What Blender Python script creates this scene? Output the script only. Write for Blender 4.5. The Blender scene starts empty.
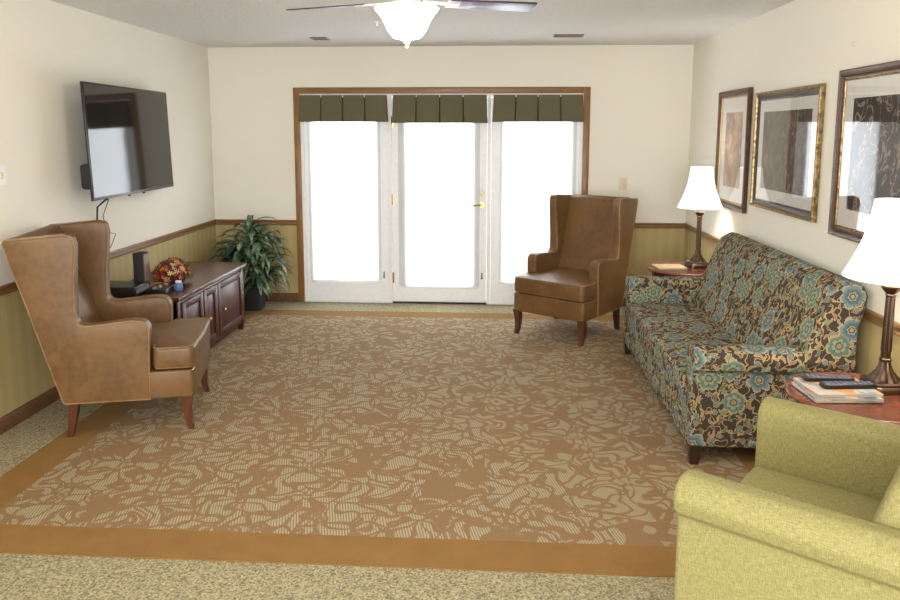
import bpy, bmesh, math, random
from math import pi, sin, cos, radians
from mathutils import Vector, Matrix
from mathutils.geometry import tessellate_polygon
random.seed(7)
S = bpy.context.scene
C = bpy.data.collections.new('room'); S.collection.children.link(C)

# ------------------------------------------------------------------ camera
W, H = 4.51, 2.44           # room width, ceiling height; back wall at y=0, camera at y<0
CX, CD, CH, PITCH, YAW, ROLL, FPX, CY = 2.70018, 6.90758, 1.64619, 0.13606, 0.05885, 0.00108, 729.105, 232.42
F = Vector((-sin(YAW)*cos(PITCH), cos(YAW)*cos(PITCH), -sin(PITCH)))
R = Vector((cos(YAW), sin(YAW), 0)); U = R.cross(F)
R2 = R*cos(ROLL)+U*sin(ROLL); U2 = -R*sin(ROLL)+U*cos(ROLL)
cd = bpy.data.cameras.new('camera'); cam = bpy.data.objects.new('camera', cd); C.objects.link(cam)
cam.matrix_world = Matrix(((R2.x, U2.x, -F.x, CX), (R2.y, U2.y, -F.y, -CD), (R2.z, U2.z, -F.z, CH), (0, 0, 0, 1)))
cd.sensor_width = 36; cd.lens = 36*FPX/900; cd.shift_y = -(300-CY)/900; cd.clip_start = .05
S.camera = cam
# ------------------------------------------------------------------ world, lights, exposure
S.view_settings.view_transform = 'Standard'; S.view_settings.look = 'None'
S.view_settings.exposure = 0.17; S.view_settings.gamma = 1; S.view_settings.use_curve_mapping = False
wd = bpy.data.worlds.new('sky'); S.world = wd; wd.use_nodes = True
bg = wd.node_tree.nodes['Background']; bg.inputs[0].default_value = (0.95, 0.97, 1, 1); bg.inputs[1].default_value = 1.3
def area(name, loc, rot, sx, sy, power, col):
    l = bpy.data.lights.new(name, 'AREA'); l.shape = 'RECTANGLE'; l.size = sx; l.size_y = sy
    l.energy = power; l.color = col
    o = bpy.data.objects.new(name, l); C.objects.link(o); o.location = loc; o.rotation_euler = rot
    return o
def point(name, loc, power, col, r=.05):
    l = bpy.data.lights.new(name, 'POINT'); l.energy = power; l.color = col; l.shadow_soft_size = r
    o = bpy.data.objects.new(name, l); C.objects.link(o); o.location = loc
    return o
area('daylight_outside_doors', (2.2, .75, 1.15), (radians(-90), 0, 0), 4.2, 2.6, 380, (.93, .97, 1))
area('added_overhead_fill', (2.3, -6.3, 2.40), (0, 0, 0), 1.6, .9, 34, (1, .95, .86))  # fill lamp added overhead out of view, not a real fixture
area('added_rear_fill', (2.3, -9.1, 1.45), (radians(90), 0, 0), 3.8, 1.9, 190, (1, .985, .95))  # added fill from behind the camera for frontal light, not a real window

# ------------------------------------------------------------------ node helpers
class G:
    def __init__(s, name, rough=.6, **kw):
        s.m = bpy.data.materials.new(name); s.m.use_nodes = True
        s.t = s.m.node_tree; s.n = s.t.nodes; s.b = s.n['Principled BSDF']
        s.b.inputs['Roughness'].default_value = rough
        for k, v in kw.items(): s.b.inputs[k.replace('_', ' ')].default_value = v
    def link(s, a, b): s.t.links.new(a, b)
    def put(s, sock, v):
        if isinstance(v, bpy.types.NodeSocket): s.link(v, sock)
        else:
            if sock.type == 'RGBA' and isinstance(v, (tuple, list)) and len(v) == 3: v = (*v, 1)
            sock.default_value = v
    def math(s, op, a, b=0., c=None):
        n = s.n.new('ShaderNodeMath'); n.operation = op; s.put(n.inputs[0], a); s.put(n.inputs[1], b)
        if c is not None: s.put(n.inputs[2], c)
        return n.outputs[0]
    def vmath(s, op, a, b=(0, 0, 0), scale=None):
        n = s.n.new('ShaderNodeVectorMath'); n.operation = op; s.put(n.inputs[0], a); s.put(n.inputs[1], b)
        if scale is not None: s.put(n.inputs['Scale'], scale)
        return n.outputs['Value'] if op in ('LENGTH', 'DOT_PRODUCT', 'DISTANCE') else n.outputs[0]
    def coord(s, kind='Object'): return s.n.new('ShaderNodeTexCoord').outputs[kind]
    def sep(s, v):
        n = s.n.new('ShaderNodeSeparateXYZ'); s.put(n.inputs[0], v); return n.outputs
    def comb(s, x, y, z=0.):
        n = s.n.new('ShaderNodeCombineXYZ'); s.put(n.inputs[0], x); s.put(n.inputs[1], y); s.put(n.inputs[2], z); return n.outputs[0]
    def noise(s, v, scale, detail=2, rough=.5, out='Fac', dist=0.):
        n = s.n.new('ShaderNodeTexNoise'); s.put(n.inputs['Vector'], v); s.put(n.inputs['Scale'], scale)
        n.inputs['Detail'].default_value = detail; n.inputs['Roughness'].default_value = rough; n.inputs['Distortion'].default_value = dist
        return n.outputs[0 if out == 'Fac' else 1]
    def voro(s, v, scale=1., feature='F1', rand=1., dims='3D'):
        n = s.n.new('ShaderNodeTexVoronoi'); n.voronoi_dimensions = dims; n.feature = feature
        s.put(n.inputs['Vector'], v); n.inputs['Scale'].default_value = scale; n.inputs['Randomness'].default_value = rand
        return n.outputs
    def ramp(s, f, stops, interp='LINEAR'):
        n = s.n.new('ShaderNodeValToRGB'); s.put(n.inputs[0], f); cr = n.color_ramp; cr.interpolation = interp
        while len(cr.elements) < len(stops): cr.elements.new(.5)
        for e, (p, c) in zip(cr.elements, stops):
            e.position = p; e.color = (*c, 1) if len(c) == 3 else c
        return n.outputs[0]
    def mix(s, f, a, b, mode='MIX'):
        n = s.n.new('ShaderNodeMix'); n.data_type = 'RGBA'; n.blend_type = mode
        s.put(n.inputs[0], f); s.put(n.inputs[6], a); s.put(n.inputs[7], b); return n.outputs[2]
    def smooth(s, v, a, b):
        n = s.n.new('ShaderNodeMapRange'); n.interpolation_type = 'SMOOTHSTEP'; s.put(n.inputs[0], v)
        n.inputs[1].default_value = a; n.inputs[2].default_value = b; return n.outputs[0]
    def bump(s, h, strength=.3, dist=.002):
        n = s.n.new('ShaderNodeBump'); n.inputs['Strength'].default_value = strength; n.inputs['Distance'].default_value = dist
        s.put(n.inputs['Height'], h); s.link(n.outputs[0], s.b.inputs['Normal'])
    def color(s, c): s.put(s.b.inputs['Base Color'], c); return s

def srgb(r, g, b):
    f = lambda c: (c/255/12.92) if c <= 10 else ((c/255+.055)/1.055)**2.4
    return (f(r), f(g), f(b))
def plain(name, col, rough=.6, **kw):
    g = G(name, rough, **kw)
    n = g.noise(g.coord(), 30, 2)
    g.color(g.mix(n, tuple(c*.93 for c in col), tuple(min(1, c*1.07) for c in col))); return g.m
def wood(name, col, dark, rough=.35, axis=1, scale=9):
    g = G(name, rough); co = g.sep(g.coord())
    sc = [1., 1., 1.]; sc[axis] = .08
    v = g.comb(g.math('MULTIPLY', co[0], sc[0]), g.math('MULTIPLY', co[1], sc[1]), g.math('MULTIPLY', co[2], sc[2]))
    n = g.noise(v, scale*6, 4, .6, dist=.6)
    g.color(g.ramp(n, [(.3, dark), (.7, col)])); g.bump(n, .08, .001); return g.m
def metal(name, col, rough=.3):
    g = G(name, rough, Metallic=1.); n = g.noise(g.coord(), 60, 2)
    g.color(g.mix(n, tuple(c*.85 for c in col), col)); return g.m

# walls : cream paint above the chair rail, olive tan wallcovering below
g = G('wall_paint', .75); co = g.coord(); z = g.sep(co)[2]
low = g.math('LESS_THAN', z, .78)
n = g.noise(co, 1.2, 2); n2 = g.noise(co, 160, 2)
up = g.mix(n, srgb(232, 228, 215), srgb(240, 236, 224))
so = g.sep(co); st = g.math('SINE', g.math('MULTIPLY', g.math('ADD', so[0], so[1]), 62.))
lo = g.mix(g.smooth(st, -.6, .6), srgb(180, 162, 112), srgb(185, 168, 119))
g.color(g.mix(low, up, lo)); g.bump(n2, .12, .001); M_WALL = g.m
g = G('ceiling_texture', .9); n = g.noise(g.coord(), 55, 4, .65)
g.color(g.mix(n, srgb(226, 223, 220), srgb(244, 243, 242))); g.bump(g.smooth(n, .4, .65), .8, .006); M_CEIL = g.m

# speckled carpet
g = G('speckled_carpet', .95); co = g.coord()
v = g.voro(co, 150)['Color']; f = g.sep(v)[0]; n = g.noise(co, 60, 3, .7)
c1 = g.ramp(f, [(0, srgb(104, 95, 72)), (.3, srgb(162, 150, 114)), (.6, srgb(134, 126, 104)), (.8, srgb(180, 170, 138)), (1, srgb(112, 112, 108))], 'CONSTANT')
g.color(g.mix(g.math('MULTIPLY', g.smooth(n, .35, .65), .6), c1, srgb(150, 140, 108))); g.bump(n, .5, .004); M_CARPET = g.m
# patterned carpet
g = G('patterned_carpet', .95); co = g.coord()
wob = g.noise(co, 5.5, 1, .4, 'Color'); wv = g.vmath('SCALE', g.vmath('SUBTRACT', wob, (.5, .5, .5)), scale=.42)
p = g.vmath('ADD', co, wv); ps = g.sep(p)
q = g.comb(g.math('MULTIPLY', ps[0], 1.5), ps[1], 0.)
e = g.voro(q, 8.5, 'DISTANCE_TO_EDGE', 1., '2D')['Distance']
c = g.voro(q, 8.5, 'F1', 1., '2D')
cr = g.sep(c['Color'])[0]
swn = g.noise(g.vmath('ADD', co, g.vmath('SCALE', wob, scale=.15)), 8, .5)
vein = g.math('ABSOLUTE', g.math('SUBTRACT', swn, .5))
fill = g.math('MULTIPLY', g.smooth(e, .085, .15), g.smooth(vein, .022, .055))
fill = g.math('MULTIPLY', fill, g.math('LESS_THAN', cr, .90))
oc = g.sep(co)
rib = g.smooth(g.math('SINE', g.math('MULTIPLY', g.math('ADD', oc[0], g.math('MULTIPLY', oc[1], .25)), 520.)), -.6, .4)
fz = g.noise(co, 260, 2)
base = g.mix(fz, srgb(118, 91, 60), srgb(147, 116, 79))
cream = g.mix(rib, srgb(136, 118, 88), srgb(168, 158, 130))
g.color(g.mix(g.math('MULTIPLY', fill, .9), base, cream)); g.bump(g.math('ADD', fz, fill), .4, .003); M_RUG = g.m
g = G('brown_carpet_border', .95); fz = g.noise(g.coord(), 260, 2); n = g.noise(g.coord(), 7, 3)
g.color(g.mix(g.math('MULTIPLY', g.math('ADD', fz, n), .5), srgb(110, 80, 36), srgb(152, 112, 56))); g.bump(fz, .4, .003); M_BORDER = g.m

# floral sofa fabric
def floral():
    g = G('floral_upholstery', .95, Specular_IOR_Level=.2); uv = g.coord('UV')
    def layer(scale, off, kind, size, rand=.75):
        v = g.vmath('ADD', g.vmath('SCALE', uv, scale=scale), off)
        o = g.voro(v, 1., 'F1', rand, '2D')
        l = g.sep(g.vmath('SUBTRACT', v, o['Position'])); rc = g.sep(o['Color'])
        if kind == 'flower':
            r = g.vmath('LENGTH', g.comb(l[0], l[1]))
            a = g.math('ADD', g.math('ARCTAN2', l[1], l[0]), g.math('MULTIPLY', rc[0], 6.))
            pet = g.math('MULTIPLY', g.math('ADD', .66, g.math('MULTIPLY', g.math('POWER', g.math('ABSOLUTE', g.math('COSINE', g.math('MULTIPLY', a, 3.))), .6), .30)), size)
            pet = g.math('MULTIPLY', pet, g.math('ADD', .72, g.math('MULTIPLY', g.noise(uv, 38, 2), .56)))
            return g.math('DIVIDE', r, pet), rc, g.math('ABSOLUTE', g.math('COSINE', g.math('MULTIPLY', a, 3.)))
        ang = g.math('MULTIPLY', rc[0], 6.28); ca = g.math('COSINE', ang); sa = g.math('SINE', ang)
        x = g.math('ADD', g.math('MULTIPLY', l[0], ca), g.math('MULTIPLY', l[1], sa))
        y = g.math('SUBTRACT', g.math('MULTIPLY', l[1], ca), g.math('MULTIPLY', l[0], sa))
        y = g.math('ADD', y, g.math('MULTIPLY', g.math('MULTIPLY', x, x), 1.1))
        d = g.math('ADD', g.math('POWER', g.math('ABSOLUTE', g.math('DIVIDE', x, size)), 2.), g.math('POWER', g.math('ABSOLUTE', g.math('DIVIDE', y, size*.36)), 2.))
        return d, rc, None
    ground = srgb(52, 37, 27)
    col = ground
    nz = g.noise(uv, 14, 1); vine = g.math('LESS_THAN', g.math('ABSOLUTE', g.math('SUBTRACT', nz, .5)), .014)
    col = g.mix(vine, ground, srgb(176, 150, 96))
    for sc, off, size in ((21, (3.3, 1.7, 0), .36), (17, (9.1, 4.2, 0), .38)):
        d, rc, _ = layer(sc, off, 'leaf', size)
        lc = g.ramp(rc[1], [(0, srgb(158, 130, 84)), (.4, srgb(108, 84, 52)), (.62, srgb(90, 100, 74)), (.85, srgb(146, 110, 78))], 'CONSTANT')
        lc = g.mix(g.math('GREATER_THAN', d, .62), lc, g.mix(.35, lc, srgb(225, 205, 160)))
        col = g.mix(g.math('LESS_THAN', d, 1.), col, lc)
    for sc, off, size in ((17, (0.2, 7.7, 0), .27), (6.4, (5.5, 2.2, 0), .43)):
        d, rc, rad = layer(sc, off, 'flower', size, .8)
        fc = g.ramp(d, [(0, srgb(176, 144, 92)), (.16, srgb(80, 66, 48)), (.26, srgb(150, 158, 146)), (.36, srgb(78, 98, 104)), (.60, srgb(108, 128, 130)), (.84, srgb(156, 158, 138))], 'CONSTANT')
        f2 = g.ramp(d, [(0, srgb(160, 128, 76)), (.2, srgb(66, 84, 82)), (.32, srgb(134, 150, 126)), (.55, srgb(94, 116, 106)), (.84, srgb(160, 152, 112))], 'CONSTANT')
        ln = g.math('MULTIPLY', g.math('LESS_THAN', rad, .22), g.math('GREATER_THAN', d, .3))
        fc = g.mix(g.math('MULTIPLY', ln, .55), fc, srgb(50, 64, 68)); f2 = g.mix(g.math('MULTIPLY', ln, .55), f2, srgb(52, 54, 42))
        col = g.mix(g.math('MULTIPLY', g.math('LESS_THAN', d, 1.), g.math('LESS_THAN', rc[2], .72)), col, g.mix(g.math('GREATER_THAN', rc[1], .5), fc, f2))
    w = g.noise(uv, 500, 1)
    g.color(g.mix(.06, col, g.mix(w, (.1, .08, .06), (.9, .9, .85)))); g.bump(w, .25, .001)
    return g.m
M_FLORAL = floral()

def leather(name, a, b):
    g = G(name, .36); co = g.coord()
    n = g.noise(co, 3.5, 3); n2 = g.noise(co, 28, 4, .6); v = g.voro(co, 260)['Distance']
    g.color(g.mix(g.smooth(g.math('ADD', g.math('MULTIPLY', n, .6), g.math('MULTIPLY', n2, .4)), .35, .65), a, b))
    g.put(g.b.inputs['Roughness'], g.math('ADD', .30, g.math('MULTIPLY', n2, .16)))
    g.bump(g.math('ADD', v, g.math('MULTIPLY', g.noise(co, 6, 2), 6.)), .12, .004); return g.m
M_LEATHER = leather('brown_leather', srgb(100, 71, 40), srgb(120, 88, 53))
M_WELT = leather('leather_welt', srgb(122, 92, 58), srgb(156, 122, 84))
g = G('green_linen_weave', .9); uv = g.coord('UV'); su = g.sep(uv)
wx = g.noise(g.comb(g.math('MULTIPLY', su[0], 1.), g.math('MULTIPLY', su[1], .12)), 430, 2)
wy = g.noise(g.comb(g.math('MULTIPLY', su[0], .12), g.math('MULTIPLY', su[1], 1.)), 430, 2)
w = g.math('MULTIPLY', g.math('ADD', wx, wy), .5)
g.color(g.ramp(w, [(.34, srgb(122, 116, 68)), (.5, srgb(146, 139, 88)), (.66, srgb(168, 161, 112))])); g.bump(w, .5, .002)
M_GREEN = g.m

M_OAK = wood('oak_trim_horizontal', srgb(150, 112, 66), srgb(116, 82, 44), .4, 0)
M_OAKY = wood('oak_trim_along_wall', srgb(146, 110, 66), srgb(108, 76, 42), .4, 1)
M_OAKZ = wood('oak_trim_vertical', srgb(156, 114, 62), srgb(122, 84, 44), .4, 2)
M_BASE = wood('baseboard_wood', srgb(118, 80, 50), srgb(86, 54, 32), .4, 1)
M_CHERRY = wood('cherry_wood', srgb(88, 42, 38), srgb(58, 26, 26), .36, 2)
M_CHERRYY = wood('cherry_wood_top', srgb(92, 50, 42), srgb(66, 32, 28), .25, 1)
M_TABLE = wood('table_wood', srgb(132, 76, 56), srgb(96, 50, 38), .2, 0, 5)
M_TABLED = wood('table_edge_wood', srgb(110, 58, 42), srgb(72, 34, 26), .25, 2)
M_LEG = wood('stained_leg_wood', srgb(104, 60, 38), srgb(70, 36, 22), .32, 2)
M_DARKLEG = wood('dark_leg_wood', srgb(66, 40, 28), srgb(42, 24, 16), .35, 2)
M_BLADE = wood('fan_blade_sheen_wood', srgb(58, 48, 70), srgb(36, 28, 48), .3, 0)  # walnut with its blue-purple sheen and lens flare put into the colour
M_WHITE = plain('white_paint', srgb(244, 246, 250), .45)
M_ALMOND = plain('almond_plastic', srgb(222, 208, 172), .4)
M_WPLATE = plain('white_plastic', srgb(236, 234, 228), .35)
M_BLACK = plain('black_plastic', (.012, .012, .014), .3)
M_BLACKM = plain('matt_black', (.02, .02, .022), .7)
M_GREYP = plain('grey_plastic', (.18, .19, .2), .4)
M_BRASS = metal('brass', (.85, .62, .25), .22)
M_BRONZE = metal('bronze_lamp_metal', (.13, .085, .06), .36)
M_FANM = metal('fan_white_metal', (.8, .8, .8), .4)
M_STEEL = metal('steel', (.6, .6, .6), .3)
g = G('valance_fabric', .9); uv = g.coord('UV'); w = g.noise(uv, 400, 2)
g.color(g.mix(w, srgb(88, 82, 61), srgb(110, 103, 79))); g.bump(w, .3, .001); M_VAL = g.m
# screen
g = G('screen_glass', .06); g.color(g.mix(g.noise(g.coord(), 5), (.006, .006, .007), (.009, .009, .01))); g.b.inputs['IOR'].default_value = 1.6; M_SCREEN = g.m
# clear pane (thin): transparent with a mirror-like coat
def pane(name, f0=.04):
    g = G(name); t = g.t; t.nodes.remove(g.b); o = t.nodes['Material Output']
    ge = t.nodes.new('ShaderNodeNewGeometry')
    c_ = g.math('ABSOLUTE', g.vmath('DOT_PRODUCT', ge.outputs['Normal'], ge.outputs['Incoming']))
    k = g.math('MULTIPLY_ADD', g.math('POWER', g.math('SUBTRACT', 1., c_), 5.), 1-f0, f0)
    mx = t.nodes.new('ShaderNodeMixShader'); tr = t.nodes.new('ShaderNodeBsdfTransparent'); gl = t.nodes.new('ShaderNodeBsdfGlossy'); gl.inputs['Roughness'].default_value = .02
    t.links.new(k, mx.inputs[0]); t.links.new(tr.outputs[0], mx.inputs[1]); t.links.new(gl.outputs[0], mx.inputs[2]); t.links.new(mx.outputs[0], o.inputs[0])
    return g.m
M_GLASS = pane('clear_glass'); M_PICGLASS = pane('picture_glass', .045)
# woven translucent shade cloth
m = bpy.data.materials.new('shade_cloth'); m.use_nodes = True; t = m.node_tree; t.nodes.clear()
o = t.nodes.new('ShaderNodeOutputMaterial'); mx = t.nodes.new('ShaderNodeMixShader'); mx2 = t.nodes.new('ShaderNodeMixShader')
tr = t.nodes.new('ShaderNodeBsdfTransparent'); tl = t.nodes.new('ShaderNodeBsdfTranslucent'); df = t.nodes.new('ShaderNodeBsdfDiffuse')
nt = t.nodes.new('ShaderNodeTexNoise'); nt.inputs['Scale'].default_value = 300; cr = t.nodes.new('ShaderNodeValToRGB')
cr.color_ramp.elements[0].color = (.86, .88, .9, 1); cr.color_ramp.elements[1].color = (.95, .95, .95, 1)
t.links.new(nt.outputs[0], cr.inputs[0]); t.links.new(cr.outputs[0], tl.inputs[0]); t.links.new(cr.outputs[0], df.inputs[0])
mx2.inputs[0].default_value = .55; mx.inputs[0].default_value = .78
t.links.new(df.outputs[0], mx2.inputs[1]); t.links.new(tl.outputs[0], mx2.inputs[2])
t.links.new(tr.outputs[0], mx.inputs[1]); t.links.new(mx2.outputs[0], mx.inputs[2]); t.links.new(mx.outputs[0], o.inputs[0]); M_SHADE = m
def glow(name, col, strength, base=(.9, .88, .84)):
    g = G(name, .8); g.color(g.mix(g.noise(g.coord(), 20), base, tuple(c*.96 for c in base)))
    g.put(g.b.inputs['Emission Color'], col); g.b.inputs['Emission Strength'].default_value = strength; return g.m
M_LAMPSHADE = glow('lit_lamp_shade', (1, .95, .88), .85)
M_BOWL = glow('lit_glass_bowl', (1, .96, .90), 5.)
def art(name, seed, tone, pale):
    g = G(name, .7); co = g.vmath('ADD', g.coord(), (seed, seed*1.7, seed*.6)); s = g.sep(co)
    v = g.comb(s[0], s[1], g.math('MULTIPLY', s[2], .8))
    n = g.noise(v, 3.2, 3, .6, dist=.8); n2 = g.noise(v, 9, 3, .6, dist=.9)
    c1 = g.ramp(n, [(.3, tuple(c*.35 for c in tone)), (.5, tone), (.7, tuple(min(1, c*1.9) for c in tone))])
    stroke = g.math('LESS_THAN', g.math('ABSOLUTE', g.math('SUBTRACT', n2, .52)), .018)
    g.color(g.mix(g.math('MULTIPLY', stroke, .65), c1, pale)); return g.m

# ------------------------------------------------------------------ mesh helpers
def boxuv(me):
    if not me.uv_layers: me.uv_layers.new(name='UVMap')
    uv = me.uv_layers[0].data
    for p in me.polygons:
        n = p.normal; a = [abs(n.x), abs(n.y), abs(n.z)]; k = a.index(max(a))
        for li in p.loop_indices:
            v = me.vertices[me.loops[li].vertex_index].co
            uv[li].uv = (v.y, v.z) if k == 0 else ((v.x, v.z+.37) if k == 1 else (v.y, v.x+.11))
def obj(name, bm, mat, parent=None, angle=.7, loc=None):
    bmesh.ops.recalc_face_normals(bm, faces=bm.faces)
    me = bpy.data.meshes.new(name); bm.to_mesh(me); bm.free()
    me.shade_smooth(); me.set_sharp_from_angle(angle=angle); boxuv(me)
    for m_ in (mat if isinstance(mat, (list, tuple)) else [mat]): me.materials.append(m_)
    o = bpy.data.objects.new(name, me); C.objects.link(o)
    if parent: o.parent = parent
    if loc: o.location = loc
    return o
def tag(o, label, cat, group=None):
    o['label'] = label; o['category'] = cat
    if group: o['group'] = group
    return o
def thing(name, label, cat, loc=(0, 0, 0), rz=0., group=None):
    o = bpy.data.objects.new(name, None); C.objects.link(o); o.location = loc; o.rotation_euler = (0, 0, rz)
    o.empty_display_size = .1
    return tag(o, label, cat, group)
def struct(name, bm, mat, parent=None, **kw):
    o = obj(name, bm, mat, parent, **kw)
    if not parent: o['kind'] = 'structure'
    return o
def nb(): return bmesh.new()
def bx(bm, x0, x1, y0, y1, z0, z1, bev=0., seg=2, mi=0):
    r = bmesh.ops.create_cube(bm, size=1); vs = r['verts']
    for v in vs: v.co = Vector(((x0+x1)/2+v.co.x*(x1-x0), (y0+y1)/2+v.co.y*(y1-y0), (z0+z1)/2+v.co.z*(z1-z0)))
    fs = {f for v in vs for f in v.link_faces}
    for f in fs: f.material_index = mi
    if bev > 0:
        es = list({e for v in vs for e in v.link_edges})
        bmesh.ops.bevel(bm, geom=es, offset=bev, segments=seg, profile=.5, affect='EDGES', clamp_overlap=True)
    return bm
def box(*a, **k): return bx(nb(), *a, **k)
def rpoly(pts, r, seg=5):
    """rounded polygon; r scalar or list"""
    out = []; n = len(pts)
    for i in range(n):
        ri = r[i] if isinstance(r, (list, tuple)) else r
        p = Vector(pts[i]); a = Vector(pts[i-1])-p; b = Vector(pts[(i+1) % n])-p
        la, lb = a.length, b.length; a.normalize(); b.normalize()
        if ri <= 0: out.append(p); continue
        ang = a.angle(b); d = min(ri/math.tan(ang/2), la*.49, lb*.49)
        s, e = p+a*d, p+b*d
        for k in range(seg+1):
            t_ = k/seg; out.append(s*(1-t_)**2+p*2*t_*(1-t_)+e*t_*t_)
    res = [out[0]]
    for q_ in out[1:]:
        if (q_-res[-1]).length > .0025: res.append(q_)
    if (res[0]-res[-1]).length < .0025: res.pop()
    return res
def area2(p): return sum(p[i-1][0]*p[i][1]-p[i][0]*p[i-1][1] for i in range(len(p)))/2
def inset(pts, d):
    n = len(pts); out = []; sg = 1 if area2(pts) > 0 else -1
    for i in range(n):
        a = (Vector(pts[i])-Vector(pts[i-1])); b = (Vector(pts[(i+1) % n])-Vector(pts[i]))
        if a.length < 1e-7: a = b
        if b.length < 1e-7: b = a
        a.normalize(); b.normalize()
        na = Vector((-a.y, a.x)); nb_ = Vector((-b.y, b.x)); m_ = na+nb_
        if m_.length < 1e-5: m_ = na
        m_.normalize(); c_ = max(.5, m_.dot(na)); out.append(Vector(pts[i])+m_*(sg*d/c_))
    return out
def loft(bm, rings, cap=True, closed=True):
    vr = [[bm.verts.new(p) for p in r_] for r_ in rings]
    for a, b in zip(vr, vr[1:]):
        n = len(a)
        for i in range(n if closed else n-1): bm.faces.new((a[i], a[(i+1) % n], b[(i+1) % n], b[i]))
    if cap:
        for r_ in (vr[0], vr[-1]):
            if len(r_) <= 4: bm.faces.new(r_); continue
            for tri in tessellate_polygon([[v.co for v in r_]]):
                try: bm.faces.new([r_[k] for k in tri])
                except ValueError: pass
    return bm
MAP = {'z': lambda a, b, h: (a, b, h), 'y': lambda a, b, h: (a, h, b), 'x': lambda a, b, h: (h, a, b)}
def prism(bm, pts, h0, h1, axis='z', soft=.012, crown=0., seg=4, crown_shift=0.):
    """extrude outline with rounded rims; crown bulges the caps"""
    f = MAP[axis]; rings = []; soft = min(soft, (h1-h0)*.49)
    for k in range(seg+1):
        a = pi/2*k/seg; rings.append([f(p[0], p[1], h0+soft*(1-sin(a))) for p in inset(pts, soft*(1-cos(a)) if k < seg else soft)])
    # build from cap inward -> outward
    low = []
    for k in range(seg+1):
        a = pi/2*k/seg
        low.append([f(p[0], p[1], h0+soft*(1-cos(pi/2-a)) if 0 else h0+soft*(1-sin(a))) for p in inset(pts, soft*(1-cos(a)))])
    low = [[f(p[0], p[1], h0+soft*(1-sin(a_))) for p in inset(pts, soft*(1-cos(a_)))] for a_ in [pi/2*(1-k/seg) for k in range(seg+1)]]
    high = [[f(p[0], p[1], h1-soft*(1-sin(a_))) for p in inset(pts, soft*(1-cos(a_)))] for a_ in [pi/2*k/seg for k in range(seg+1)]]
    # low[0]: a=pi/2 -> inset soft ; low[-1]: a=0 -> inset 0
    R_ = low+high
    if crown:
        top = inset(pts, soft); xs = [p[0] for p in top]; ys = [p[1] for p in top]; m_ = Vector(((min(xs)+max(xs))/2+crown_shift, (min(ys)+max(ys))/2))
        for k_ in (.94, .86, .74, .58, .38, .15):
            R_.append([f(*(m_+(p-m_)*k_), h1+crown*(1-k_**2.2)) for p in top])
    return loft(bm, R_)
def lathe(bm, prof, seg=32, c=(0, 0, 0), mod=None, cap=True):
    rings = []
    for r_, z_ in prof:
        rings.append([(c[0]+(r_*(mod(i, z_) if mod else 1))*cos(2*pi*i/seg), c[1]+(r_*(mod(i, z_) if mod else 1))*sin(2*pi*i/seg), c[2]+z_) for i in range(seg)])
    return loft(bm, rings, cap)
def tube(bm, pts, r_, seg=8, taper=None):
    pts = [Vector(p) for p in pts]; rings = []; prev = None
    for i, p in enumerate(pts):
        t_ = (pts[min(i+1, len(pts)-1)]-pts[max(i-1, 0)]).normalized()
        a = prev if prev is not None else (Vector((0, 0, 1)) if abs(t_.z) < .9 else Vector((1, 0, 0)))
        n_ = (a-t_*a.dot(t_)).normalized(); prev = n_; b = t_.cross(n_)
        rr = r_*(taper[i] if taper else 1)
        rings.append([p+n_*rr*cos(2*pi*k/seg)+b*rr*sin(2*pi*k/seg) for k in range(seg)])
    return loft(bm, rings)
def sqtube(bm, pts, ws):
    """square section leg through pts with half widths ws"""
    rings = [[(p[0]-w_, p[1]-w_, p[2]), (p[0]+w_, p[1]-w_, p[2]), (p[0]+w_, p[1]+w_, p[2]), (p[0]-w_, p[1]+w_, p[2])] for p, w_ in zip(pts, ws)]
    return loft(bm, rings)
def turn(bm, rz, loc):
    bmesh.ops.transform(bm, matrix=Matrix.Translation(loc) @ Matrix.Rotation(rz, 4, 'Z'), verts=bm.verts); return bm
def children(o): return [c_ for c_ in bpy.data.objects if c_.parent == o]
def copy_tree(o, parent=None):
    c_ = o.copy(); C.objects.link(c_)
    if parent: c_.parent = parent
    for ch in children(o): copy_tree(ch, c_)
    return c_

# ------------------------------------------------------------------ room shell
YR = -9.2
struct('floor', box(-.15, W+.15, YR, .2, -.1, 0), M_CARPET)
struct('ceiling', box(-.15, W+.15, YR, .2, H, H+.1), M_CEIL)
struct('wall_left', box(-.15, 0, YR, .0, 0, H), M_WALL)
struct('wall_right', box(W, W+.15, YR, .0, 0, H), M_WALL)
DX0, DX1, DZ = .868, 3.531, 2.006
b = box(-.15, DX0, 0, .15, 0, H); bx(b, DX1, W+.15, 0, .15, 0, H); bx(b, DX0, DX1, 0, .15, DZ, H)
struct('wall_back', b, M_WALL)
def rail_profile(): return [(0, .757), (.012, .757), (.020, .765), (.014, .772), (.014, .79), (.024, .798), (.022, .808), (0, .808)]
def along_y(prof, x, sgn, y0, y1):
    bm = nb(); return loft(bm, [[(x+sgn*p[0], yy, p[1]) for p in prof] for yy in (y0, y1)])
def along_x(prof, y, x0, x1):
    bm = nb(); return loft(bm, [[(xx, y-p[0], p[1]) for p in prof] for xx in (x0, x1)])
struct('trim_1', along_y(rail_profile(), 0, 1, YR, 0), M_OAKY)
struct('trim_2', along_y(rail_profile(), W, -1, YR, 0), M_OAKY)
struct('trim_3', along_x(rail_profile(), 0, .024, .806), M_OAK)
struct('trim_4', along_x(rail_profile(), 0, 3.593, W-.024), M_OAK)
bp = [(0, 0), (.016, 0), (.016, .07), (.008, .085), (0, .085)]
struct('baseboard_left', along_y(bp, 0, 1, YR, 0), M_BASE)
struct('baseboard_right', along_y(bp, W, -1, YR, 0), M_BASE)
b = along_x(bp, 0, .016, .806); c_ = along_x(bp, 0, 3.593, W-.016)
me_ = bpy.data.meshes.new('t'); c_.to_mesh(me_); b.from_mesh(me_)
struct('baseboard_back', b, M_BASE)
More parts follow.
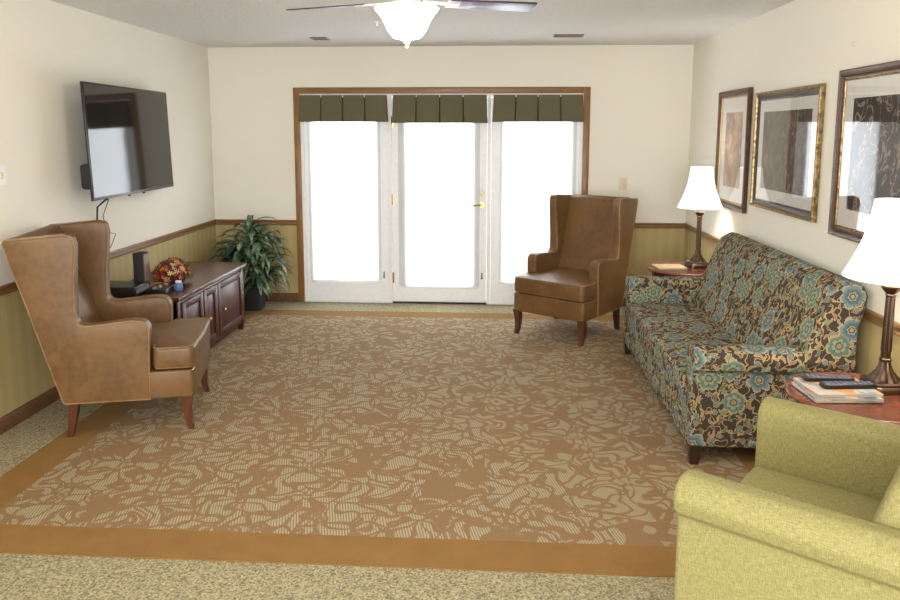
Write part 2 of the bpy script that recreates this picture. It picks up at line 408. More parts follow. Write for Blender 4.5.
# oak casing
b = nb(); bx(b, .808, .868, -.018, 0, 0, 2.066, bev=.004); struct('trim_5', b, M_OAKZ)
b = nb(); bx(b, 3.531, 3.591, -.018, 0, 0, 2.066, bev=.004); struct('trim_6', b, M_OAKZ)
b = nb(); bx(b, .8685, 3.5305, -.018, 0, 2.008, 2.066, bev=.004); struct('trim_7', b, M_OAK)
# white jamb, head and mullions
b = nb(); bx(b, DX0, .895, 0, .12, 0, DZ); bx(b, 3.504, DX1, 0, .12, 0, DZ); bx(b, .895, 3.504, 0, .12, 1.975, DZ)
bx(b, 1.70, 1.735, -.004, .12, 0, 1.975, bev=.003); bx(b, 2.645, 2.68, -.004, .12, 0, 1.975, bev=.003); bx(b, .895, 1.70, 0, .12, 0, .02); bx(b, 2.68, 3.504, 0, .12, 0, .02)
struct('trim_8', b, M_WHITE)
b = box(1.735, 2.645, -.01, .12, 0, .012, bev=.003); struct('trim_9', b, M_BLACKM)
def lite(name, x0, x1, gx0, gx1, gz0, gz1, z0):
    y0, y1 = .012, .055
    b = nb(); bx(b, x0, gx0, y0, y1, z0, 1.972); bx(b, gx1, x1, y0, y1, z0, 1.972); bx(b, gx0, gx1, y0, y1, z0, gz0); bx(b, gx0, gx1, y0, y1, gz1, 1.972)
    # raised glazing bead
    for a in ((gx0-.03, gx0, gz0-.03, gz1+.03), (gx1, gx1+.03, gz0-.03, gz1+.03), (gx0, gx1, gz0-.03, gz0), (gx0, gx1, gz1, gz1+.03)):
        bx(b, a[0], a[1], .004, .012, a[2], a[3], bev=.003)
    o = struct(name, b, M_WHITE); obj('glass_pane', box(gx0, gx1, .030, .036, gz0, gz1), M_GLASS, o)
    return o
win1 = lite('window_1', .897, 1.698, .975, 1.585, .22, 1.85, .021)
door = lite('door_1', 1.739, 2.641, 1.88, 2.505, .185, 1.85, .014)
win2 = lite('window_2', 2.682, 3.502, 2.80, 3.42, .22, 1.85, .021)
b = nb(); lathe(b, [(.0, -.012), (.026, -.012), (.030, -.006), (.030, 0)], 20); bmesh.ops.rotate(b, cent=(0, 0, 0), matrix=Matrix.Rotation(radians(90), 3, 'X'), verts=b.verts)
bx(b, -.006, .006, -.028, -.010, -.014, .014, bev=.002); turn(b, 0, (2.595, .012, 1.075)); obj('deadbolt', b, M_BRASS, door)
b = nb(); lathe(b, [(.0, -.01), (.028, -.01), (.031, -.004), (.031, 0)], 20); lathe(b, [(.010, -.05), (.010, -.005)], 12)
bmesh.ops.rotate(b, cent=(0, 0, 0), matrix=Matrix.Rotation(radians(90), 3, 'X'), verts=b.verts)
for v in b.verts: v.co.y = -abs(v.co.y)
tube(b, [(0, -.048, 0), (-.03, -.052, .002), (-.07, -.05, -.002), (-.105, -.046, .003)], .009, 8, [1, 1, .85, .6]); turn(b, 0, (2.595, .012, .965)); obj('door_lever', b, M_BRASS, door)
for z_ in (.25, 1.01, 1.75):
    b = nb(); tube(b, [(1.737, .004, z_-.05), (1.737, .004, z_+.05)], .007, 8); bx(b, 1.739, 1.752, .006, .012, z_-.05, z_+.05); obj('hinge', b, M_BRASS, door)

# ------------------------------------------------------------------ rug inset in the carpet
rx0, rx1, ry0, ry1, bw = .351, 4.16, -4.34, -.369, .20
t_ = thing('area_rug', 'large patterned brown and cream rug with plain brown border on speckled carpet', 'rug', ((rx0+rx1)/2, (ry0+ry1)/2, 0))
hx, hy = (rx1-rx0)/2, (ry1-ry0)/2
obj('rug_field', box(-hx+bw, hx-bw, -hy+bw, hy-bw, .0005, .006), M_RUG, t_)
b = nb(); bx(b, -hx, hx, -hy, -hy+bw, .0005, .006); bx(b, -hx, hx, hy-bw, hy, .0005, .006); bx(b, -hx, -hx+bw, -hy+bw, hy-bw, .0005, .006); bx(b, hx-bw, hx, -hy+bw, hy-bw, .0005, .006)
obj('rug_border', b, M_BORDER, t_)
RZ = .006

# ------------------------------------------------------------------ shades and valances
def shade(x0, x1, zb, label):
    t = thing('roller_shade', label, 'window shade', ((x0+x1)/2, -.006, zb), 0, 'white shades on the patio doors')
    h = (x1-x0)/2; top = 1.93-zb
    b = nb(); n = 24
    loft(b, [[(-h+2*h*i/n, .0006*sin(i*1.1)+dy, z_) for i in range(n+1)]+[(h-2*h*i/n, .0006*sin((n-i)*1.1)+dy-.0008, z_) for i in range(n+1)] for z_, dy in ((.012, 0), (top, 0))])
    obj('shade_cloth', b, M_SHADE, t)
    obj('bottom_rail', box(-h, h, -.007, .003, 0, .014, bev=.003), M_WHITE, t)
    b = nb(); tube(b, [(-h, -.01, top), (h, -.01, top)], .014, 14); obj('roller_tube', b, M_WHITE, t)
    return t
shade(.935, 1.63, .21, 'pulled-down white window shade over the left glass panel')
shade(1.80, 2.575, .155, 'pulled-down white window shade on the middle door with lever handle')
shade(2.765, 3.475, .21, 'pulled-down white window shade on right panel behind the leather chair')
def cord(x, label):
    t = thing('pull_cord', label, 'cord', (x, -.016, .25))
    b = nb(); tube(b, [(0, 0, .06), (0, 0, 1.52)], .0018, 6); obj('cord', b, M_WPLATE, t)
    b = nb(); lathe(b, [(.003, .065), (.007, .055), (.008, .02), (.011, 0), (.0, -.002)], 10); obj('tassel', b, M_GREYP, t)
cord(1.655, 'thin white pull cord with grey tassel beside the left window shade')
cord(2.60, 'thin white pull cord with grey tassel on the middle door under the lever')
def valance(x0, x1, z0, label):
    t = thing('valance', label, 'valance', ((x0+x1)/2, 0, z0), 0, 'pleated valances over the patio doors')
    h = (x1-x0)/2; top = 1.992-z0; n = 4
    def ring(z, flare):
        pts = []; w_ = h-.012+flare*.012; d = .075+flare*.012
        for i in range(n):
            a0 = -w_+2*w_*i/n; a1 = -w_+2*w_*(i+1)/n; g_ = .004+.005*flare
            if i: pts += [(a0-.0005, -d+.030, z), (a0+g_, -d+.002, z)]
            else: pts.append((a0, -d, z))
            pts.append(((a0+a1)/2, -d-.004*flare, z))
            if i < n-1: pts += [(a1-g_, -d+.002, z), (a1-.001, -d+.030, z)]
            else: pts.append((a1, -d, z))
        pts += [(w_, -.022, z), (w_-.006, -.022, z), (w_-.006, -d+.040, z), (-w_+.006, -d+.040, z), (-w_+.006, -.022, z), (-w_, -.022, z)]
        return pts
    b = nb(); loft(b, [ring(0, 1.), ring(.004, 1.), ring(top*.5, .5), ring(top, 0)]); obj('pleated_fabric', b, M_VAL, t, angle=.5)
    obj('mounting_board', box(-h+.02, h-.02, -.072, -.02, top-.02, top-.002), M_WHITE, t)
valance(.872, 1.712, 1.745, 'olive box-pleated valance above the left window shade')
valance(1.755, 2.645, 1.735, 'olive box-pleated valance above the middle door shade')
valance(2.688, 3.528, 1.745, 'olive box-pleated valance above the right window shade, by the oak casing')

# ------------------------------------------------------------------ wing chairs (local: +x forward, y side)
def arc_leg(pts, ws):
    return sqtube(nb(), pts, ws)
def wing_chair(label, loc, rz, bent):
    t = thing('wing_chair', label, 'armchair', loc, rz)
    hw = .33
    # legs
    for sy in (-1, 1):
        y = sy*(hw-.035)
        if bent: pts = [(.285+.02*k_, y, z_) for z_, k_ in ((0, 1.2), (.03, .6), (.08, .0), (.14, .1), (.205, .9))]; ws = [.015, .017, .020, .024, .028]
        else: pts = [(.285, y, z_) for z_ in (0, .07, .14, .205)]; ws = [.016, .019, .022, .026]; pts[0] = (.300, y, 0)
        obj('leg', arc_leg(pts, ws), M_LEG, t)
        pts = [(-.330, y, 0), (-.318, y, .06), (-.305, y, .13), (-.295, y, .205)]
        obj('leg', arc_leg(pts, [.015, .018, .021, .024]), M_LEG if not bent else M_DARKLEG, t)
    # base rail
    b = nb(); prism(b, rpoly([(-.34, -hw+.005), (.325, -hw+.005), (.325, hw-.005), (-.34, hw-.005)], [.01, .03, .03, .01]), .192, .345, 'z', .01); obj('seat_base', b, M_LEATHER, t)
    # sides
    prof = [(-.345, .19), (.100, .19), (.102, .36), (.108, .50), (.112, .59), (.088, .630), (.03, .638), (-.255, .612), (-.252, .80), (-.240, .95), (-.232, 1.05), (-.243, 1.100), (-.29, 1.112), (-.43, 1.100), (-.590, 1.088), (-.555, .95), (-.495, .745), (-.43, .50), (-.37, .28)]
    rr = [.02, .0, .0, .02, .05, .04, .05, .06, .1, .1, .04, .02, .05, .1, .025, .2, .3, .3, .1]
    P = rpoly(prof, rr, 4)
    for sy in (-1, 1):
        b = nb(); y0, y1 = (hw-.085, hw) if sy > 0 else (-hw, -hw+.085)
        prism(b, P, y0, y1, 'y', .014)
        # wings thin out and lean outwards slightly toward the top
        for v in b.verts:
            if v.co.z > .64:
                k_ = (v.co.z-.64)/.46; inner = (abs(v.co.y) < hw-.045)
                v.co.y += sy*(.022*k_ if inner else 0)
        obj('side_panel', b, M_LEATHER, t)
        b = nb(); yy = sy*(hw-.004)
        Q = inset(P, .003)
        pl = [(q_[0], sy*(hw+.001)-sy*.004, q_[1]) for q_ in Q]
        tube(b, pl+[pl[0]], .0045, 6); obj('piping', b, M_WELT, t)
    # backrest
    back = [(-.26, .36), (-.275, .48), (-.335, .66), (-.395, .82), (-.455, .98), (-.490, 1.075), (-.525, 1.100), (-.582, 1.086), (-.55, .95), (-.49, .745), (-.425, .50), (-.365, .28), (-.34, .20)]
    b = nb(); prism(b, rpoly(back, [.0, .05, .1, .1, .05, .03, .02, .02, .1, .2, .2, .1, 0], 4), -hw+.05, hw-.05, 'y', .012); obj('backrest', b, M_LEATHER, t)
    # T cushion
    out = [(-.29, -.243), (.115, -.243), (.120, -.326), (.335, -.322), (.343, 0), (.335, .322), (.120, .326), (.115, .243), (-.29, .243)]
    b = nb(); prism(b, rpoly(out, [.01, .01, .03, .045, .4, .045, .03, .01, .01], 5), .350, .478, 'z', .022, crown=.024, crown_shift=.06); obj('seat_cushion', b, M_LEATHER, t)
    for z_ in (.362, .474):
        ring = [(q_[0], q_[1], z_) for q_ in inset(rpoly(out, [.01, .01, .03, .045, .4, .045, .03, .01, .01], 5), .006)]
        b = nb(); tube(b, ring+[ring[0]], .005, 6); obj('piping', b, M_WELT, t)
    return t
# left chair: rear-near foot (0.43,-3.28) front-near (1.04,-3.16)
wing_chair('brown leather wing chair on the left, seen from its side beside the wooden cabinet', (.668, -2.885, RZ), radians(13.5), False)
wing_chair('brown leather wing chair facing the room, in front of the right glass panel', (3.325, -.95, RZ), radians(180+55), True)

# ------------------------------------------------------------------ sofa (world oriented, origin at its floor centre)
ox, oy = 4.07, -2.46
t = thing('floral_sofa', 'brown sofa with blue and tan floral upholstery along the right wall', 'sofa', (ox, oy, .0062))
X = lambda v: v-ox
Y = lambda v: v-oy
y0, y1 = Y(-3.42), Y(-1.50)
for xx in (3.715, 4.38):
    for yy in (-3.375, -1.55):
        bent = -1 if xx < 4 else 1; rz_ = RZ if xx < 4.16 else 0
        obj('leg', sqtube(nb(), [(X(xx), Y(yy), 0), (X(xx), Y(yy), .10)], [.02, .028]), M_DARKLEG, t)
b = nb(); prism(b, rpoly([(X(3.69), y0+.05), (X(4.44), y0+.05), (X(4.44), y1-.05), (X(3.69), y1-.05)], .02), .085, .31, 'z', .01); obj('sofa_base', b, M_FLORAL, t)
b = nb(); prism(b, rpoly([(X(3.675), y0+.168), (X(4.24), y0+.168), (X(4.24), y1-.168), (X(3.675), y1-.168)], [.03, .01, .01, .03]), .300, .425, 'z', .028, crown=.014); obj('seat_cushion', b, M_FLORAL, t)
bk = [(4.13, .40), (4.155, .47), (4.24, .66), (4.295, .82), (4.34, .905), (4.405, .94), (4.465, .925), (4.488, .87), (4.478, .80), (4.455, .72), (4.45, .5), (4.44, .09), (4.18, .09)]
b = nb(); prism(b, rpoly([(X(p[0]), p[1]) for p in bk], [.0, .05, .1, .1, .05, .05, .04, .03, .04, .05, .05, .03, .0], 5), Y(-3.415), Y(-1.61), 'y', .022); obj('backrest', b, M_FLORAL, t)
for sg in (-1, 1):
    yo = y0 if sg < 0 else y1     # outer side
    q_ = lambda d: yo-sg*d       # d = inward distance
    ap = [(q_(.028), .088), (q_(.030), .475), (q_(-.002), .495), (q_(-.012), .54), (q_(.010), .585), (q_(.075), .600), (q_(.14), .590), (q_(.162), .56), (q_(.155), .51), (q_(.150), .088)]
    b = nb(); prism(b, rpoly(ap, [.018, .018, .018, .03, .03, .05, .03, .03, .03, .018], 5), X(3.688), X(4.445), 'x', .014); obj('arm', b, M_FLORAL, t)

# ------------------------------------------------------------------ green armchair (local +x forward, front of arms at x=0)
t = thing('green_armchair', 'light green woven armchair in the right foreground, nearest the camera', 'armchair', (3.487, -4.545, .0062), math.atan2(.59, -.81))
ac = .377
for sg in (-1, 1):
    q_ = lambda d: sg*d
    ap = [(q_(ac-.062), .10), (q_(ac-.062), .53), (q_(ac-.066), .58), (q_(ac-.062), .635), (q_(ac-.03), .660), (q_(ac+.03), .665), (q_(ac+.070), .643), (q_(ac+.084), .605), (q_(ac+.070), .562), (q_(ac+.044), .545), (q_(ac+.044), .10)]
    b = nb(); prism(b, rpoly(ap, [.02, .03, .03, .03, .04, .04, .04, .03, .03, .02, .02], 5), -.86, 0.0, 'x', .017)
    obj('arm', b, M_GREEN, t)
    ring = [(-.012, q_[0], q_[1]) for q_ in inset(rpoly(ap, [.02, .03, .03, .03, .04, .04, .04, .03, .03, .02, .02], 5), .008)]
    b = nb(); tube(b, ring+[ring[0]], .005, 6); obj('piping', b, M_GREEN, t)
b = nb(); bx(b, -.85, -.03, -ac+.03, ac-.03, .10, .31, bev=.012); obj('seat_base', b, M_GREEN, t)
b = nb(); prism(b, rpoly([(-.60, -ac+.06), (.0, -ac+.06), (.0, ac-.06), (-.60, ac-.06)], [.01, .04, .04, .01]), .305, .435, 'z', .03, crown=.018); obj('seat_cushion', b, M_GREEN, t)
bk = [(-.44, .40), (-.44, .52), (-.51, .75), (-.62, .90), (-.70, .94), (-.80, .92), (-.86, .86), (-.86, .12), (-.70, .12)]
b = nb(); prism(b, rpoly(bk, [0, .06, .1, .06, .05, .05, .05, .04, 0], 5), -ac+.045, ac-.045, 'y', .03); obj('backrest', b, M_GREEN, t)
for xx in (-.07, -.80):
    for yy in (-.36, .36):
        obj('leg', sqtube(nb(), [(xx, yy, RZ if xx > -.5 and False else 0.0), (xx, yy, .105)], [.018, .026]), M_LEG, t)

# ------------------------------------------------------------------ side tables
def side_table(label, loc, R_=.298):
    t = thing('side_table', label, 'side table', loc, .4)
    b = nb(); lathe(b, [(0, .574), (R_-.03, .574), (R_-.012, .577), (R_-.003, .584), (R_, .590), (R_-.004, .596), (R_-.016, .600), (R_-.024, .598), (0, .598)], 56, cap=False); obj('table_top', b, M_TABLE, t)
    b = nb(); lathe(b, [(R_-.06, .50), (R_-.055, .504), (R_-.055, .574), (R_-.07, .574), (R_-.07, .50), (R_-.06, .50)], 48, cap=False); obj('apron', b, M_TABLED, t)
    b = nb(); lathe(b, [(0, .175), (R_-.09, .175), (R_-.08, .185), (R_-.09, .195), (0, .195)], 40, cap=False); obj('lower_shelf', b, M_TABLE, t)
    for k in range(4):
        a = pi/4+k*pi/2; r1 = R_-.075
        obj('leg', sqtube(nb(), [(r1*cos(a)*1.08, r1*sin(a)*1.08, 0), (r1*cos(a), r1*sin(a), .2), (r1*cos(a), r1*sin(a), .50), (r1*cos(a), r1*sin(a), .573)], [.011, .014, .020, .020]), M_TABLED, t)
    return t
side_table('round reddish wood side table between the sofa and the green armchair', (4.205, -4.00, .0062))
side_table('round reddish wood side table in the back right corner beyond the sofa', (4.205, -1.205, .0062))
TZ = .6062
# ------------------------------------------------------------------ table lamps
def table_lamp(label, loc, rz, RS):
    t = thing('table_lamp', label, 'lamp', loc, rz)
    b = nb(); s_ = .078
    loft(b, [[(x*s_*k, y*s_*k, z) for x, y in rpoly([(-1, -1), (1, -1), (1, 1), (-1, 1)], .35, 3)] for k, z in ((1, 0), (1, .014), (.93, .022), (.86, .026), (.86, .034), (.72, .04))])
    obj('base', b, M_BRONZE, t)
    b = nb(); fl = lambda i, z: 1+.07*cos(i*2*pi/48*12)
    lathe(b, [(.058, .036), (.055, .048), (.044, .062), (.030, .080), (.022, .100), (.019, .118)], 48, mod=fl); obj('ribbed_foot', b, M_BRONZE, t)
    b = nb(); lathe(b, [(.019, .116), (.024, .120), (.024, .127), (.018, .131), (.0185, .16)], 24)
    lathe(b, [(.0190, .16), (.0165, .385)], 48, mod=lambda i, z: 1+.06*cos(i*2*pi/48*12)); lathe(b, [(.0175, .385), (.021, .392), (.018, .398), (.030, .412), (.037, .424), (.037, .430), (.012, .433)], 24)
    obj('column', b, M_BRONZE, t)
    b = nb(); lathe(b, [(.010, .43), (.010, .452), (.017, .456), (.017, .50), (.008, .51)], 16); obj('socket', b, M_BRASS, t)
    b = nb(); lathe(b, [(.008, .50), (.016, .52), (.030, .56), (.032, .585), (.022, .61), (.0, .618)], 16, cap=False); obj('bulb', b, M_BOWL, t)
    b = nb(); pl = lambda i, z: 1+.012*cos(i*pi*2/96*24)
    n_ = 14; prof = []
    for k in range(n_+1):
        u_ = k/n_; prof.append((RS-(RS-.083)*u_-.018*sin(pi*u_), .462+.315*u_))
    pr_ = prof+[(r_-.003, z_) for r_, z_ in reversed(prof)]
    lathe(b, pr_+[pr_[0]], 96, mod=pl, cap=False); bmesh.ops.remove_doubles(b, verts=b.verts, dist=1e-5); obj('lamp_shade', b, M_LAMPSHADE, t, angle=1.2)
    b = nb(); tube(b, [(-.083, 0, .765), (.083, 0, .765)], .002, 6); tube(b, [(0, -.083, .765), (0, .083, .765)], .002, 6)
    for sg in (-1, 1): tube(b, [(sg*.012, 0, .455), (sg*.045, 0, .50), (sg*.05, 0, .60), (sg*.03, 0, .70), (0, 0, .765)], .002, 6)
    obj('harp', b, M_BRASS, t)
    l = point('lamp_light', (loc[0], loc[1], loc[2]+.66), 11, (1, .92, .8), .05); l.parent = t; l.location = (0, 0, .66); 
    return t
table_lamp('lit table lamp with bronze column on the near side table by the green armchair', (4.308, -3.925, TZ), .1, .18)
table_lamp('lit table lamp with bronze column in the back corner beyond the sofa', (4.312, -1.15, TZ), .1, .170)

# ------------------------------------------------------------------ magazines and remotes on the near table
def cover(name, a, b_, c_):
    g = G(name, .35); n = g.voro(g.coord(), 28)['Color']; f = g.sep(n)[0]
    g.color(g.ramp(f, [(0, a), (.35, b_), (.6, c_), (.8, a)], 'CONSTANT')); return g.m
M_PAPER = plain('magazine_pages', srgb(206, 196, 182), .7)
def magazine(label, loc, rz, w_, d_, h_, mat, group='magazines on the near side table'):
    t = thing('magazine', label, 'magazine', loc, rz, group)
    obj('pages', box(-w_/2+.002, w_/2-.001, -d_/2+.002, d_/2-.002, .0006, h_-.0006), M_PAPER, t)
    b = nb(); loft(b, [[(w_/2, y_, 0), (-w_/2, y_, 0), (-w_/2-.001, y_, h_/2), (-w_/2, y_, h_), (w_/2, y_, h_), (w_/2, y_, h_-.0005), (-w_/2+.001, y_, h_-.0005), (-w_/2+.0005, y_, h_/2), (-w_/2+.001, y_, .0005), (w_/2, y_, .0005)] for y_ in (-d_/2, d_/2)])
    obj('magazine_cover', b, mat, t); return t
mz = TZ
magazine('pale magazine at the bottom of the pile on near side table', (4.088, -3.995, mz), .05, .262, .215, .010, cover('cover_pale', srgb(212, 206, 196), srgb(190, 150, 130), srgb(150, 160, 170))); mz += .0105
magazine('grey and white magazine in the middle of the pile on near side table', (4.090, -4.00, mz), -.03, .262, .21, .009, cover('cover_grey', srgb(150, 150, 156), srgb(200, 190, 170), srgb(90, 96, 110))); mz += .0095
magazine('colourful magazine on top of the pile, under the two remotes', (4.094, -3.988, mz), .08, .258, .205, .009, cover('cover_bright', srgb(186, 178, 170), srgb(196, 140, 84), srgb(130, 148, 160))); mz += .0095
M_BTN = plain('grey_buttons', srgb(120, 124, 150), .5)
def remote(label, loc, rz, L_):
    t = thing('remote_control', label, 'remote control', loc, rz, 'remote controls on the magazines')
    b = nb(); prism(b, rpoly([(-L_/2, -.024), (L_/2, -.022), (L_/2, .022), (-L_/2, .024)], .012), 0, .019, 'z', .006); obj('remote_body', b, M_BLACK, t)
    b = nb()
    for i in range(9):
        for j in range(3):
            xx = -L_/2+.02+i*(L_-.04)/8; yy = (j-1)*.013
            bx(b, xx-.005, xx+.005, yy-.004, yy+.004, .0185, .0208, bev=.001, seg=1)
    obj('buttons', b, M_BTN, t)
remote('black remote control lying nearer the table edge, on the magazines', (4.128, -4.005, mz), .08, .215)
remote('black remote control lying behind the other remote, on the magazines', (4.085, -3.925, mz), -.02, .20)
magazine('cream booklet lying on the back corner side table', (4.08, -1.22, TZ), .1, .22, .17, .012, cover('cover_cream', srgb(214, 190, 150), srgb(206, 180, 140), srgb(196, 170, 130)), 'booklet')

# ------------------------------------------------------------------ framed pictures on right wall
def frame_mold(w_, h_, d, fw):
    """rectangular moulding in y (width) / z, protruding to -x"""
    bm = nb(); prof = [(0, 0), (0, -d*.8), (fw*.15, -d), (fw*.45, -d*.85), (fw*.7, -d*.95), (fw*.85, -d*.6), (fw, -d*.5), (fw, 0)]
    rings = []
    for sy, sz in ((-1, -1), (1, -1), (1, 1), (-1, 1)):
        rings.append([(p[1], sy*(w_/2-p[0]), sz*(h_/2-p[0])) for p in prof])
    rings.append(rings[0]); loft(bm, rings, cap=False); bmesh.ops.remove_doubles(bm, verts=bm.verts, dist=1e-6); return bm
def picture(label, yc, zc, w_, h_, fw, mf, mi, mat_w, art_m, cat='picture', iw=.014):
    t = thing('framed_picture', label, cat, (W-.004, yc, zc), 0, 'framed prints on the right wall')
    t.rotation_euler = (0, radians(0), 0); t.location.x = W-.004
    obj('frame', frame_mold(w_, h_, .028, fw), mf, t, angle=.5)
    obj('inner_moulding', (lambda b_: (turn(b_, 0, (0, 0, 0)), b_)[1])(frame_mold(w_-2*fw+.004, h_-2*fw+.004, .014, iw)), mi, t, angle=.5)
    obj('mat_board', box(-.007, -.003, -w_/2+fw-.003, w_/2-fw+.003, -h_/2+fw-.003, h_/2-fw+.003), plain('mat_board', srgb(226, 224, 222), .8), t)
    a0, a1 = w_/2-fw-mat_w, h_/2-fw-mat_w*1.02
    obj('print', box(-.0078, -.007, -a0, a0, -a1, a1), art_m, t)
    obj('picture_glass', box(-.0105, -.0095, -w_/2+fw+.001, w_/2-fw-.001, -h_/2+fw+.001, h_/2-fw-.001), M_PICGLASS, t)
    return t
M_FRB = wood('walnut_frame', srgb(96, 64, 44), srgb(58, 36, 26), .35, 1)
M_GOLD = metal('antique_gold', (.50, .35, .14), .4)
g = G('mottled_gold_leaf', .38, Metallic=.8); n = g.noise(g.coord(), 45, 4, .7)
g.color(g.ramp(n, [(.35, (.09, .055, .03)), (.5, (.30, .21, .09)), (.65, (.50, .38, .18))])); g.bump(n, .5, .003); M_GOLDM = g.m
M_DKB = plain('dark_blue_grey_moulding', srgb(50, 48, 58), .35)
picture('small portrait print in a walnut frame, farthest on the right wall', -1.27, 1.52, .70, .885, .045, M_FRB, M_GOLD, .115, art('print_figures', 3.1, srgb(150, 120, 96), srgb(214, 202, 196)))
picture('framed print with mottled gold frame and dark inner moulding, middle of the right wall', -2.25, 1.532, 1.00, .765, .024, M_GOLDM, M_DKB, .105, art('print_harvest', 8.4, srgb(70, 56, 52), srgb(150, 126, 96)), iw=.036)
picture('large print of pale leaves in a brown and gold frame, behind the near lamp', -3.44, 1.54, .98, .85, .045, M_FRB, M_GOLDM, .10, art('print_leaves', 15.2, srgb(52, 38, 34), srgb(176, 158, 138)))

# ------------------------------------------------------------------ television
t = thing('television', 'large flat black wall-mounted television on the left wall', 'television', (.158, -1.841, 1.587))
yaw, tilt = -.047, -.031
t.matrix_basis = Matrix.Translation((.158, -1.841, 1.587)) @ Matrix.Rotation(yaw*-1, 4, 'Z') @ Matrix.Rotation(tilt, 4, 'Y')
tw, th = 1.30, .742
obj('casing', box(-.016, 0, -tw/2, tw/2, -th/2, th/2, bev=.004), M_BLACK, t)
b = nb(); bx(b, -.055, -.014, -.35, .35, -.25, .2, bev=.01); obj('rear_housing', b, M_BLACKM, t)
obj('screen', box(-.001, .0015, -tw/2+.012, tw/2-.012, -th/2+.02, th/2-.012), M_SCREEN, t)
for yy in (-.45, -.12, .12): obj('lower_fitting', box(-.02, -.008, yy-.012, yy+.012, -th/2-.012, -th/2, bev=.002), M_BLACKM, t)
b = nb(); bx(b, -.13, -.05, -.18, .18, -.15, .15, bev=.004); obj('wall_bracket', b, M_BLACKM, t)
obj('side_hook', box(-.10, -.014, -.60, -.52, -.30, -.14, bev=.02), M_BLACKM, t)
b = nb(); tube(b, [(.12, -2.20, 1.20), (.06, -2.20, 1.15), (.04, -2.19, 1.0), (.030, -2.18, .9), (.028, -2.17, .75), (.028, -2.16, .62)], .006, 8)
tag(obj('power_cable', b, M_BLACKM), 'thick black cable hanging down the wall from the television', 'cable')
b = nb(); tube(b, [(.12, -2.16, 1.20), (.05, -2.12, 1.08), (.03, -2.04, .96), (.03, -1.93, .93), (.032, -2.0, .86), (.03, -2.06, .80+.02), (.028, -2.10, .74), (.028, -2.1, .66)], .0025, 6)
tag(obj('thin_wire', b, M_BLACKM), 'thin looping wire on the wall below the television', 'cable')

# ------------------------------------------------------------------ cabinet
cy0, cy1, cxf, ct = -2.30, -1.02, .615, .56
t = thing('media_cabinet', 'dark cherry wood media cabinet along the left wall under the television', 'cabinet', (.34, (cy0+cy1)/2, .0062))
Xc = lambda v: v-.34
Yc = lambda v: v-(cy0+cy1)/2
b = nb(); bx(b, Xc(.055), Xc(cxf), Yc(cy0), Yc(cy1), .06, ct-.03, bev=.004)
for ya in (cy0+.0, cy1-.05): bx(b, Xc(cxf-.045), Xc(cxf+.006), Yc(ya), Yc(ya+.05), .06, ct-.03, bev=.003)
obj('cabinet_body', b, M_CHERRY, t)
b = nb(); prism(b, rpoly([(Xc(.035), Yc(cy0-.03)), (Xc(cxf+.03), Yc(cy0-.03)), (Xc(cxf+.03), Yc(cy1+.03)), (Xc(.035), Yc(cy1+.03))], .008), ct-.03, ct, 'z', .008); obj('cabinet_top', b, M_CHERRYY, t)
for yy in (cy0+.03, cy1-.03):
    for xx in (.09, cxf-.02): obj('foot', sqtube(nb(), [(Xc(xx), Yc(yy), 0), (Xc(xx), Yc(yy), .062)], [.018, .026]), M_CHERRY, t)
for a, b_, kn in ((-2.245, -1.895, -1.93), (-1.88, -1.625, -1.835), (-1.61, -1.075, -1.545)):
    bb = nb(); x0_ = Xc(cxf); z0_, z1_ = .095, .505; fw = .05
    bx(bb, x0_, x0_+.016, Yc(a), Yc(a)+fw, z0_, z1_, bev=.003); bx(bb, x0_, x0_+.016, Yc(b_)-fw, Yc(b_), z0_, z1_, bev=.003)
    bx(bb, x0_, x0_+.016, Yc(a)+fw, Yc(b_)-fw, z0_, z0_+fw, bev=.003); bx(bb, x0_, x0_+.016, Yc(a)+fw, Yc(b_)-fw, z1_-fw, z1_, bev=.003)
    bx(bb, x0_, x0_+.006, Yc(a)+fw+.006, Yc(b_)-fw-.006, z0_+fw+.006, z1_-fw-.006, bev=.003)
    d_ = obj('cabinet_door', bb, M_CHERRY, t)
    bb = nb(); lathe(bb, [(.005, 0), (.005, .012), (.013, .018), (.014, .024), (.008, .030), (0, .031)], 14, cap=False)
    bmesh.ops.rotate(bb, cent=(0, 0, 0), matrix=Matrix.Rotation(radians(90), 3, 'Y'), verts=bb.verts); turn(bb, 0, (x0_+.016, Yc(kn), .29)); obj('knob', bb, M_BRASS, d_)

# things on the cabinet
t = thing('cable_box', 'low black electronics box on the cabinet, behind the leather chair arm', 'electronics', (.225, -2.22, ct+.0062))
obj('box_body', box(-.16, .13, -.115, .10, .006, .068, bev=.004), M_BLACK, t); obj('front_strip', box(.13, .132, -.10, .08, .02, .05), M_GREYP, t)
for x_ in (-.13, .10):
    for y_ in (-.09, .07): obj('rubber_foot', box(x_-.01, x_+.01, y_-.01, y_+.01, 0, .006), M_BLACKM, t)
t = thing('tower_speaker', 'tall narrow black speaker tower standing on the media cabinet', 'speaker', (.285, -2.075, ct+.0062))
obj('speaker_body', box(-.045, .03, -.05, .045, 0, .26, bev=.008), M_BLACKM, t); obj('speaker_grille', box(.03, .034, -.045, .04, .015, .25, bev=.001), plain('tan_trim', srgb(120, 98, 76), .5), t)
t = thing('game_console', 'flat dark console unit in front of the flowers on the cabinet', 'electronics', (.445, -2.14, ct+.0062))
obj('console_body', box(-.07, .07, -.10, .12, 0, .035, bev=.006), M_BLACK, t)
b = nb()
for k in range(4): lathe(b, [(.0, .035), (.013, .035), (.013, .043), (0, .045)], 12, c=(-.02+.02*(k % 2), -.07+k*.045, 0), cap=False)
obj('dials', b, plain('tan_dials', srgb(170, 140, 104), .4), t)
t = thing('blue_jar', 'small blue and white jar beside the flowers on the cabinet', 'jar', (.545, -2.10, ct+.0062))
